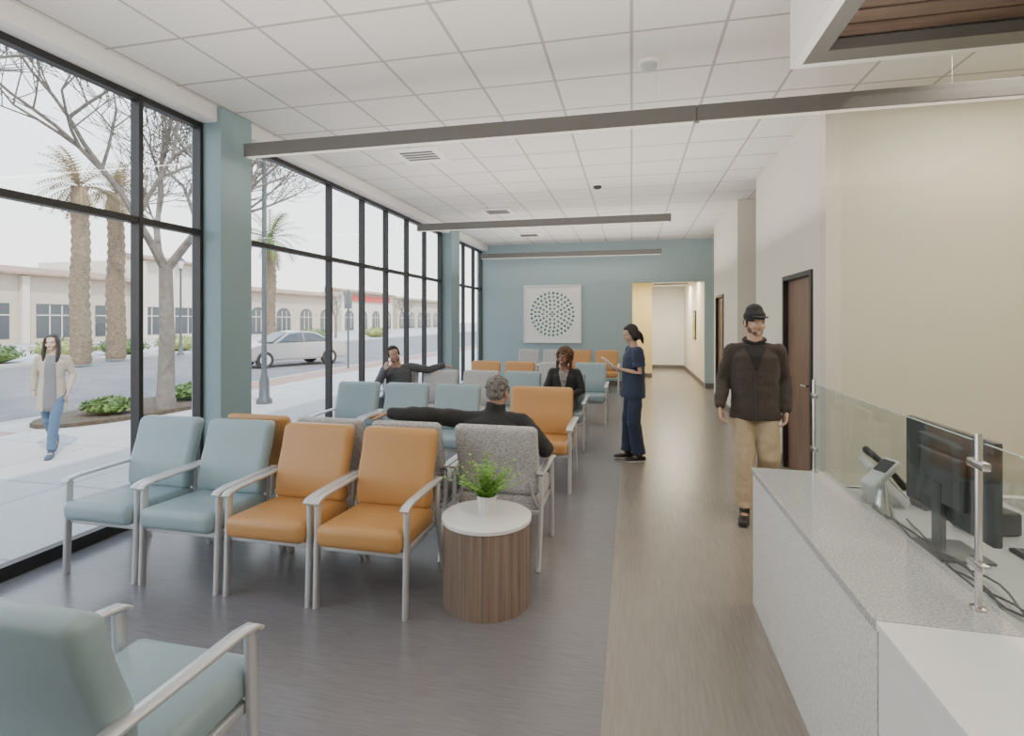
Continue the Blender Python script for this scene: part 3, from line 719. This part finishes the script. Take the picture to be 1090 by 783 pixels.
# 1 grey haired man seen from behind
P=dict(pel=(-.02,.06,.57),che=(-.02,.06,.85),nb=(-.03,.04,1.005),hc=(-.045,0,1.115),yaw=-14,pitch=8,
  shL=(.205,.08,.925),shR=(-.235,.05,.915),elL=(.46,.20,.965),wrL=(.70,.25,.975),hdL=(1,.05,-.14),pnL=(0,.1,-1),curlL=14,
  elR=(-.42,.09,.735),wrR=(-.355,-.14,.675),hdR=(.05,-1,-.05),pnR=(0,0,-1),curlR=22,
  hpL=(.08,.02,.565),hpR=(-.10,.02,.565),knL=(.14,-.43,.54),knR=(-.16,-.43,.54),anL=(.14,-.46,.088),anR=(-.15,-.44,.088))
person('grey-haired man in a black jacket seen from behind, one arm stretched along the chair backs',P,
  dict(skin=SKT,top=BLK,topn='jacket',pants=cloth('dark_trousers',(.04,.04,.05)),shoe=M['black'],hair='short',tuft=1,hairm=mat('grey_hair',(.20,.185,.17),.8,bump=.8,bscale=120,var=.6,vscale=50),fit=.034,wide=.06,ak=1.0,collar=1,folds=.024,browm=mat('grey_brow',(.3,.28,.26),.9)),(-1.0,3.75,0),PI,vox=.005)
# 2 walking man
P=std(); P.update(yaw=24,pitch=2,shL=(.18,.01,1.37),shR=(-.18,.01,1.37),
  elL=(.235,.08,1.11),wrL=(.235,-.03,.88),hdL=(-.05,-.2,-1),pnL=(-1,-.2,0),curlL=38,
  elR=(-.245,.03,1.11),wrR=(-.275,-.13,.90),hdR=(.05,-.3,-1),pnR=(1,-.2,0),curlR=38,
  knL=(.10,-.10,.50),anL=(.09,.19,.16),tdL=(.05,-.86,-.50),knR=(-.09,-.13,.50),anR=(-.09,-.22,.088),tdR=(-.12,-1,0))
person('bearded man in a dark cap, dark brown jacket and khaki trousers walking past the counter',P,
  dict(skin=SKL,top=cloth('dark_brown_jacket',(.048,.036,.031),.85),topn='jacket',inner=cloth('black_hoodie',(.014,.014,.015)),innerw=.09,in0=2.9,vneck=1,pants=cloth('khaki_trousers',(.42,.33,.22),.9),
  shoe=mat('brown_shoe',(.03,.025,.022),.5),hair='cap',hairm=mat('dark_hair',(.03,.02,.015),.8),capm=cloth('cap_fabric',(.022,.022,.024)),beard=mat('beard',(.16,.10,.07),.95,bump=.6,bscale=150),fit=.034,wide=.008,flare=.016,hem=.155,collar=0,hood=1,tfit=.030,folds=.022,pfold=.026),(1.03,4.86,0),R(-8),1.01,vox=.005)
# 3 nurse
P=std(); P.update(yaw=0,pitch=22,hc=(0,-.035,1.60),shL=(.165,.01,1.38),shR=(-.165,.01,1.38),
  elL=(.19,.03,1.12),wrL=(.08,-.18,1.16),hdL=(-.35,-.8,.25),pnL=(-.3,.0,1),curlL=35,
  elR=(-.19,.03,1.12),wrR=(-.09,-.18,1.13),hdR=(.35,-.9,.15),pnR=(.2,0,1),curlR=35,
  knL=(.09,-.02,.49),anL=(.09,.05,.088),knR=(-.09,-.03,.49),anR=(-.10,-.04,.088))
NAVY=cloth('navy_scrubs',(.022,.038,.078),.8)
person('nurse in navy scrubs standing in the aisle, looking down at a white tablet',P,
  dict(fem=1,skin=SKL,top=NAVY,topn='scrub_top',pants=NAVY,short=1,shoe=M['black'],sole=M['solid'],hair='pony',hairm=mat('black_hair',(.012,.010,.010),.5),hem=.15,flare=.01,fit=.038,tfit=.038,folds=.02,pfold=.022),(.02,6.35,0),R(-74),.925)
t=thing('tablet_device','white tablet held in the hands of the nurse','tablet',(-.255,6.285,1.135),R(-74))
b=B(); box(b,-.075,.075,-.11,.11,-.006,.006,.004,2,M=Matrix.Rotation(R(-40),4,'X')); obj('tablet_body',b,M['pot'],t)
b=B(); box(b,-.06,.06,-.09,.09,.006,.0075,0,M=Matrix.Rotation(R(-40),4,'X')); obj('tablet_display',b,pale,t,smooth=False)
# 4 seated woman
def seat(): return dict(pel=(0,.06,.57),che=(0,.06,.84),nb=(0,.04,1.00),hc=(0,.01,1.12),shL=(.155,.06,.93),shR=(-.155,.06,.93),
  hpL=(.085,.02,.565),hpR=(-.085,.02,.565),knL=(.09,-.40,.545),knR=(-.09,-.40,.545),anL=(.09,-.42,.088),anR=(-.09,-.42,.088))
P=seat(); P.update(yaw=-14,pitch=0,roll=6,elL=(.23,.0,.70),wrL=(.07,-.19,.66),hdL=(-.8,-.5,-.1),pnL=(0,0,-1),elR=(-.23,.0,.70),wrR=(-.09,-.17,.67),hdR=(.8,-.5,-.1),pnR=(0,0,-1))
person('smiling woman with curly brown hair in a black jacket seated facing the camera',P,
  dict(fem=1,skin=SKB,top=BLK,topn='jacket',inner=mat('patterned_blouse',(.30,.28,.27),.8,var=.8,vscale=45),innerw=.065,vneck=1,in0=1.6,smile=1,pants=cloth('black_trousers',(.02,.02,.024)),shoe=M['black'],hair='curly',hairm=mat('curly_brown_hair',(.12,.065,.035),.8,bump=.8,bscale=90,var=.6,vscale=40),fit=.03,folds=.02),(-.86,6.85,0),0,1.03)
# 5 man by window
P=seat(); P.update(che=(-.03,.06,.84),nb=(-.05,.04,1.00),yaw=20,pitch=4,roll=-14,shL=(.13,.07,.955),shR=(-.22,.06,.915),elL=(.37,.17,.905),wrL=(.57,.23,.965),hdL=(1,.1,-.2),pnL=(0,0,-1),curlL=25,
  elR=(-.27,-.18,.69),wrR=(-.155,-.125,.92),hdR=(.12,.15,1),pnR=(.6,.8,0),curlR=45,hc=(-.075,0,1.125))
person('dark-haired man in a grey shirt seated by the window with a hand at his chin',P,
  dict(skin=SKT,top=cloth('dark_grey_shirt',(.085,.086,.092)),topn='shirt',pants=cloth('charcoal_trousers',(.05,.05,.055)),shoe=M['black'],hair='short',hairm=mat('dark_brown_hair',(.03,.02,.015),.8,bump=.6,bscale=90),beard=mat('short_beard',(.08,.05,.035),.95),fit=.022,wide=.01,folds=.02),(-3.18,6.85,0),R(8),1.03)
# 6 pedestrian
P=std(); P.update(yaw=-8,pitch=4,shL=(.155,.01,1.38),shR=(-.155,.01,1.38),elL=(.22,.05,1.13),wrL=(.20,-.08,.93),hdL=(-.1,-.2,-1),pnL=(-1,0,0),elR=(-.22,.07,1.13),wrR=(-.22,.05,.92),hdR=(.1,-.1,-1),pnR=(1,0,0),
  knL=(.06,-.16,.50),anL=(.04,-.24,.088),knR=(-.06,.02,.49),anR=(-.04,.27,.17),tdR=(0,-.82,-.57))
person('woman with long dark hair in a cream cardigan and jeans walking on the pavement outside',P,
  dict(fem=1,skin=SKL,top=cloth('cream_cardigan',(.38,.33,.26),.95),topn='cardigan',inner=cloth('grey_tee',(.15,.15,.16)),innerw=.07,pants=cloth('blue_jeans',(.07,.12,.20)),shoe=mat('blue_shoe',(.06,.09,.14),.6),hair='long',hairm=mat('long_dark_hair',(.014,.009,.007),.6),hem=.32,flare=.02,fit=.020,tfit=.012,folds=.02),(-7.55,5.5,-.15),R(40),.93)
# ------------------------------------------------------------------ outdoors
GZ=-.15
b=B(); box(b,-10.6,-4.0,-25,90,GZ-.2,GZ); struct('sidewalk',b,M['conc'],smooth=False)
b=B(); box(b,-24,-10.75,-40,160,GZ-.3,GZ-.12); struct('road',b,M['road'],smooth=False)
b=B(); box(b,-10.75,-10.6,-25,90,GZ-.2,GZ+.005); box(b,-24.15,-24,-40,160,GZ-.2,GZ+.005); struct('kerb',b,M['kerb'],smooth=False)
b=B(); box(b,-44,-24.15,-40,160,GZ-.2,GZ); struct('far_pavement',b,M['conc'],smooth=False)
b=B(); box(b,-10.6,-9.5,-25,6.4,GZ,GZ+.004); box(b,-10.6,-9.5,11.4,40,GZ,GZ+.004); struct('brick_paving',b,M['brick'],smooth=False)
b=B(); box(b,-160,-44,-120,300,GZ-.3,GZ-.02); box(b,-44,-4,90,300,GZ-.3,GZ-.14);struct('ground',b,M['kerb'],smooth=False)
def leaves(b,c,r,n,sz,seed=0):
    rs=random.Random(seed)
    for i in range(n):
        th=rs.uniform(0,2*PI); z=rs.uniform(-.2,1); q=math.sqrt(max(0,1-z*z)); k=rs.uniform(.75,1.05)
        p=V((c[0]+r[0]*q*math.cos(th)*k,c[1]+r[1]*q*math.sin(th)*k,c[2]+r[2]*z*k))
        a=V((rs.uniform(-1,1),rs.uniform(-1,1),rs.uniform(-.3,1))).normalized(); w=a.cross(V((rs.uniform(-1,1),rs.uniform(-1,1),rs.uniform(-1,1)))).normalized()
        b.faces.new([b.verts.new(p-w*sz*.4),b.verts.new(p+a*sz),b.verts.new(p+w*sz*.4),b.verts.new(p-a*sz*.6)])
def shrub(x,y,r,h,m,label,seed,z=GZ):
    t=thing('shrub',label,'shrub',(x,y,z))
    b=B(); ell(b,(0,0,h*.42),(r*.86,r*.86,h*.42)); 
    rs=random.Random(seed)
    for v in b.verts: v.co*=rs.uniform(.93,1.05)
    leaves(b,(0,0,h*.4),(r,r,h*.6),420,.06+.03*r,seed); obj('foliage',b,m,t,smooth=False)
    b=B(); cyl(b,(0,0,0),(0,0,h*.4),.04,8); obj('stem',b,M['bark'],t)
b=B(); 
pts=[(-9.55+.95*math.cos(2*PI*k/24),8.9+2.2*math.sin(2*PI*k/24)) for k in range(24)]
extrude_poly(b,pts,'z',GZ,GZ+.07); o=obj('planting_bed',b,M['soil'],smooth=False); tag(o,'oval mulch planting bed around the bare street tree','planting bed')
shrub(-9.4,7.8,.40,.30,M['shrub'],'low green shrub at the left of the street tree bed',1,GZ+.07)
shrub(-9.4,9.6,.42,.34,M['shrub'],'low green shrub right of the bare street tree trunk',2,GZ+.07)
shrub(-9.7,10.5,.38,.34,M['shruby'],'yellow green shrub at the far end of the tree bed',3,GZ+.07)
for i,(x,y,r,h,m,l) in enumerate(((-25.6,16.2,1.15,.8,'shrub','dark green hedge clump left of the palm pair'),(-25.6,19.2,1.25,.95,'shruby','yellow green hedge clump below the right shaggy palm'),(-25.8,22.2,1.15,.85,'shrub','dark green hedge clump right of the palm pair'),
  (-25.7,25.5,1.2,.9,'shruby','yellow green hedge clump behind the bare street tree'),(-25.8,28.8,1.2,.9,'shrub','dark green hedge clump right of the bare street tree'),(-25.8,39,1.3,1.1,'shrub','dark green hedge clump left of the silver car'),(-25.8,50,1.4,1.1,'shruby','yellow green hedge clump beyond the silver car'))):
    shrub(x,y,r,h,M[m],l,20+i)
def tree(x,y,h,r0,seed,label,depth=6,lean=(0,0),fork=.36,sp=.55,z=GZ):
    rs=random.Random(seed); t=thing('bare_tree',label,'tree',(x,y,z))
    tr=B(); br=B(); top=V((lean[0],lean[1],h*fork))
    pts=[V((0,0,-.0)),V((lean[0]*.2,lean[1]*.2,.35)),V((lean[0]*.5+.03,lean[1]*.5,h*fork*.5)),top]
    loft(tr,pts,[r0*1.3,r0,r0*.86,r0*.74],n=12,dome=False)
    ell(tr,tuple(top),r0*.74)
    obj('trunk',tr,M['bark'],t)
    def grow(p,d,L,r,k):
        q=p; pts=[p]; dd=d
        for i in range(3):
            dd=(dd+V((rs.uniform(-.16,.16),rs.uniform(-.16,.16),rs.uniform(-.04,.12)))).normalized(); q=q+dd*L/3; pts.append(q)
        r=max(r,.009)
        loft(br,pts,[r,r*.85,r*.72,r*.58],n=6 if k>3 else 3,dome=False)
        if k==0: return
        for i in range(3):
            a=V((rs.uniform(-1,1),rs.uniform(-1,1),rs.uniform(-.25,.7))).normalized()
            nd=(dd*(1.0 if i==0 else .75)+a*(.45 if i==0 else .85)).normalized()
            st=q if i==0 else pts[rs.choice((1,2,3))]
            grow(st,nd,L*rs.uniform(.70,.86),r*.60,k-1)
    for i in range(4):
        a=2*PI*i/4+rs.uniform(-.4,.4)
        grow(top-V((0,0,.05)),V((math.cos(a)*sp,math.sin(a)*sp,.95)).normalized(),h*.19,r0*.52,depth-1)
    obj('branches',br,M['bark'],t)
tree(-8.9,8.55,8.5,.16,11,'bare grey street tree standing in the bed outside the first window',7,sp=.75,fork=.33)
tree(-9.6,2.9,9.0,.15,5,'bare tree whose branches enter at the left edge of the window',7,fork=.33,sp=1.1)
tree(-27,14.5,6,.14,8,'bare tree across the street at the left window edge',5)
tree(-28,46,5.5,.12,9,'small bare tree across the street right of the silver car',5)
tree(-28,62,5.5,.12,10,'small bare tree far along the street before the arcade',5)
def palm(x,y,h,cr,label,seed,mf,skirt=True,tr=.26):
    rs=random.Random(seed); t=thing('palm_tree',label,'palm tree',(x,y,GZ))
    b=B(); pts=[];rad=[]
    for k in range(40):
        z=h*k/39; pts.append((0.04*math.sin(k*.3),0,z)); rad.append(tr*(1.2-.25*k/39)*(1.09 if k%2 else .94))
    loft(b,pts,rad,n=14,dome=False); obj('trunk',b,M['palmb'],t)
    def fronds(n,e0,e1,m,nm,L):
        b=B()
        for i in range(n):
            az=rs.uniform(0,2*PI); el=R(rs.uniform(e0,e1)); p=V((0,0,h)); d=V((math.cos(az)*math.cos(el),math.sin(az)*math.cos(el),math.sin(el)))
            l=L*rs.uniform(.8,1.05); prev=p
            sdv=d.cross(V((0,0,1))).normalized()
            for k in range(14):
                d=(d+V((0,0,-.105))).normalized(); p=prev+d*l/14
                w=sdv*.02; b.faces.new([b.verts.new(prev-w),b.verts.new(prev+w),b.verts.new(p+w),b.verts.new(p-w)])
                if k>0:
                    for s in(-1,1):
                        ll=l*.22*math.sin(PI*(k+1)/16)+.08; a=(sdv*s+d*.75+V((0,0,-.3))).normalized()
                        u=d*l/14*.42
                        b.faces.new([b.verts.new(prev),b.verts.new(prev+u),b.verts.new(prev+u*.6+a*ll)])
                prev=p
        obj(nm,b,m,t,smooth=False)
    fronds(40,-15,80,mf,'fronds',cr)
    if skirt: fronds(34,-80,-30,M['palmd'],'dry_fronds',cr*.6)
palm(-21.9,17.0,7.2,2.0,'shaggy palm tree, left one of the pair across the street',1,M['palmd'],tr=.30)
palm(-23.3,19.7,7.6,2.0,'shaggy palm tree, right one of the pair across the street',2,M['palmd'],tr=.32)
palm(-16.9,22.0,5.6,1.9,'green palm tree seen through the second window bay',3,M['palm'])
def lamp(x,y,h,label):
    t=thing('street_lamp',label,'street lamp',(x,y,GZ))
    b=B(); lathe(b,[(.16,0),(.16,.08),(.11,.14),(.10,.5),(.07,.6),(.055,.75),(.045,h-.1)],16); obj('pole',b,M['lamp'],t)
    b=B(); lathe(b,[(.045,h-.1),(.09,h-.06),(.09,h-.02),(.05,h)],16); lathe(b,[(.21,h+.40),(.12,h+.5),(.02,h+.58)],16); obj('lantern_frame',b,M['lamp'],t)
    b=B(); lathe(b,[(.08,h),(.16,h+.40)],16); obj('lantern_glass',b,M['pot'],t)
lamp(-7.7,9.85,5.6,'dark street lamp on the pavement outside the second window bay')
lamp(-22.4,22.4,4.4,'distant dark street lamp beside the palm pair')
t=thing('street_sign','thin dark sign post on the pavement seen through the narrow panes','sign post',(-10.2,17.6,GZ))
b=B(); cyl(b,(0,0,0),(0,0,2.9),.035,10); obj('post',b,M['lamp'],t)
b=B(); box(b,-.02,.02,-.25,.25,2.2,2.85,.01); obj('sign_plate',b,M['lamp'],t)
def car(x,y,rz,pm,label,s=1.0,dz=-.12):
    t=thing('car',label,'car',(x,y,GZ+dz),rz); t.scale=(s,s,s)
    b=B(); pts=[(-2.2,.35),(-2.22,.62),(-2.1,.82),(-1.55,.92),(-.9,.98),(1.25,1.0),(2.05,.95),(2.2,.8),(2.22,.4),(2.1,.28),(-2.1,.28)]
    extrude_poly(b,pts,'y',-.86,.86)
    bmesh.ops.bevel(b,geom=[e for e in b.edges],offset=.06,segments=3,affect='EDGES'); obj('car_body',b,pm,t)
    b=B()
    lo=[(-1.05,.97),(-.35,1.40),(.25,1.46),(.85,1.40),(1.55,.99)]
    A=[b.verts.new((px,-.80 if pz<1.1 else -.60,pz)) for px,pz in lo]; Bv=[b.verts.new((px,.80 if pz<1.1 else .60,pz)) for px,pz in lo]
    b.faces.new(A);b.faces.new(Bv[::-1])
    for k in range(5): b.faces.new((A[k],A[(k+1)%5],Bv[(k+1)%5],Bv[k]))
    bmesh.ops.bevel(b,geom=[e for e in b.edges],offset=.04,segments=2,affect='EDGES'); obj('cabin',b,pm,t)
    for s_ in(-1,1):
        b=B(); q=[(-.88,1.02),(-.32,1.34),(.22,1.39),(.22,1.02)]; 
        vs=[b.verts.new((px,s_*(.815 if pz<1.1 else .645),pz)) for px,pz in q]; b.faces.new(vs); obj('side_window',b,M['shop'],t,smooth=False)
        b=B(); q=[(.28,1.02),(.28,1.39),(.80,1.34),(1.38,1.03)]
        vs=[b.verts.new((px,s_*(.815 if pz<1.1 else .645),pz)) for px,pz in q]; b.faces.new(vs); obj('side_window',b,M['shop'],t,smooth=False)
        for xx in(-1.4,1.35):
            b=B(); cyl(b,(xx,s_*.70,.33),(xx,s_*.89,.33),.33,24); w=obj('wheel',b,M['rubber'],t)
            b=B(); cyl(b,(xx,s_*.885,.33),(xx,s_*.90,.33),.21,18); obj('hubcap',b,M['silver'],w)
        b=B(); ell(b,(-2.16,s_*.62,.70),(.06,.17,.08)); obj('headlight',b,M['pot'],t)
        b=B(); ell(b,(2.17,s_*.66,.78),(.05,.15,.08)); obj('tail_light',b,M['redsign'],t)
    b=B(); vs=[b.verts.new(p) for p in((-1.06,-.68,1.02),(-1.06,.68,1.02),(-.40,.55,1.40),(-.40,-.55,1.40))]; b.faces.new(vs); obj('windscreen',b,M['shop'],t,smooth=False)
car(-14.1,19.6,R(62),M['carS'],'silver car on the road seen through the second window bay')
# buildings
def building(y0,y1,h,wm,label,kind,depth=12,sign=False):
    t=thing('shop_building',label,'building',(-44,y0,GZ)); L=y1-y0
    b=B(); box(b,-depth,0,0,L,0,h-.9); obj('wall',b,wm,t,smooth=False)
    b=B(); extrude_poly(b,[(.9,h-.9),(.9,h-.75),(-depth*.25,h),(-depth*.25,h-.9)],'y',0,L) ; obj('roof',b,M['tile'],t,smooth=False)
    n=max(2,int(L/4.2))
    for k in range(n):
        c=L*(k+.5)/n; w=1.35
        b=B()
        if kind=='arch':
            pts=[(c-w,.1),(c+w,.1)]+[(c+w*math.cos(PI*j/10),2.3+w*.75*math.sin(PI*j/10)) for j in range(11)]
            extrude_poly(b,pts,'x',.0,.05)
        else: box(b,0,.05,c-w,c+w,.4,3.0)
        wo=obj('window',b,M['shop'],t,smooth=False)
        b=B()
        for q in (-.45,.45): box(b,.05,.09,c+q-.04,c+q+.04,.4,2.9)
        box(b,.05,.09,c-w,c+w,2.1,2.18); obj('window_bars',b,M['stucco2'],wo,smooth=False)
    if kind!='arch':
        for k in range(n+1):
            yy=min(max(L*k/n,.25),L-.25)
            b=B(); box(b,.0,.35,yy-.25,yy+.25,0,h-.95,.03); obj('pilaster',b,M['stucco2'],t,smooth=False)
    if sign:
        b=B(); box(b,.05,.3,L*.1,L*.9,h-2.2,h-1.2); obj('sign_board',b,M['redsign'],t,smooth=False)
building(12,39,6.0,M['stucco'],'long beige shop building with dark windows across the street at left','rect')
building(39.5,46,8.2,M['stucco2'],'taller white stucco corner block beside the long beige shop building','rect')
building(48,72,6.0,M['stucco'],'beige arcade building with arches and red tile roof','arch')
building(74,92,7.0,M['stucco2'],'pale building with a red sign board seen through the narrow panes','arch',sign=True)
building(94,130,6.5,M['stucco'],'farthest beige arcade building beyond the red sign','arch')
# ------------------------------------------------------------------ lights, world, camera
w=bpy.data.worlds.new('World'); bpy.context.scene.world=w; w.use_nodes=True; nt=w.node_tree
bg=nt.nodes['Background']; tc=nt.nodes.new('ShaderNodeTexCoord'); sx=nt.nodes.new('ShaderNodeSeparateXYZ'); rp=nt.nodes.new('ShaderNodeValToRGB')
nt.links.new(tc.outputs['Generated'],sx.inputs[0]); nt.links.new(sx.outputs['Z'],rp.inputs[0]); nt.links.new(rp.outputs[0],bg.inputs[0])
rp.color_ramp.elements[0].position=0; rp.color_ramp.elements[0].color=(1,.965,.92,1)
rp.color_ramp.elements[1].position=.75; rp.color_ramp.elements[1].color=(.60,.74,1,1)
e=rp.color_ramp.elements.new(.3); e.color=(.88,.93,1,1)
bg.inputs[1].default_value=3.3
l=bpy.data.lights.new('sun','SUN'); l.energy=4.2; l.angle=R(1.5); l.color=(1,.93,.83); o=bpy.data.objects.new('sun',l); lnk(o)
d=V((-.55,.45,-.75)); o.rotation_euler=d.to_track_quat('-Z','Y').to_euler(); o.location=(10,-10,20)
def area(x,y,z,sx_,sy_,e,c,rot=(0,0,0)):
    l=bpy.data.lights.new('area_lamp','AREA'); l.shape='RECTANGLE'; l.size=sx_; l.size_y=sy_; l.energy=e; l.color=c
    o=bpy.data.objects.new('area_lamp',l); lnk(o); o.location=(x,y,z); o.rotation_euler=rot
UP=(PI,0,0)
for y,e in ((1.8,72),(6.4,70),(10.8,76)): area(-.9,y,2.55,4.6,3.4,e,(1,.935,.86),UP)  # unseen upward fill lamps, added to brighten the ceiling; no fixtures here
area(2.2,1.6,3.1,1.6,2.5,58,(1,.90,.76))  # warm fill added under the canopy to brighten the reception alcove
area(2.9,4.2,3.5,1.4,.6,34,(1,.90,.75))
area(1.15,14.6,2.68,.9,.1,40,(1,.86,.62)); area(1.15,16.6,2.68,.9,.1,55,(1,.93,.80)); area(0,14.4,2.68,.4,.6,22,(1,.84,.56))
cam=bpy.data.cameras.new('cam'); co=bpy.data.objects.new('cam',cam); lnk(co)
co.location=(0,0,1.65); co.rotation_euler=(PI/2,0,R(12.8))
cam.sensor_width=36; cam.lens=560/1090*36; cam.shift_y=-51.5/1090; cam.clip_start=.05; cam.clip_end=600
bpy.context.scene.camera=co
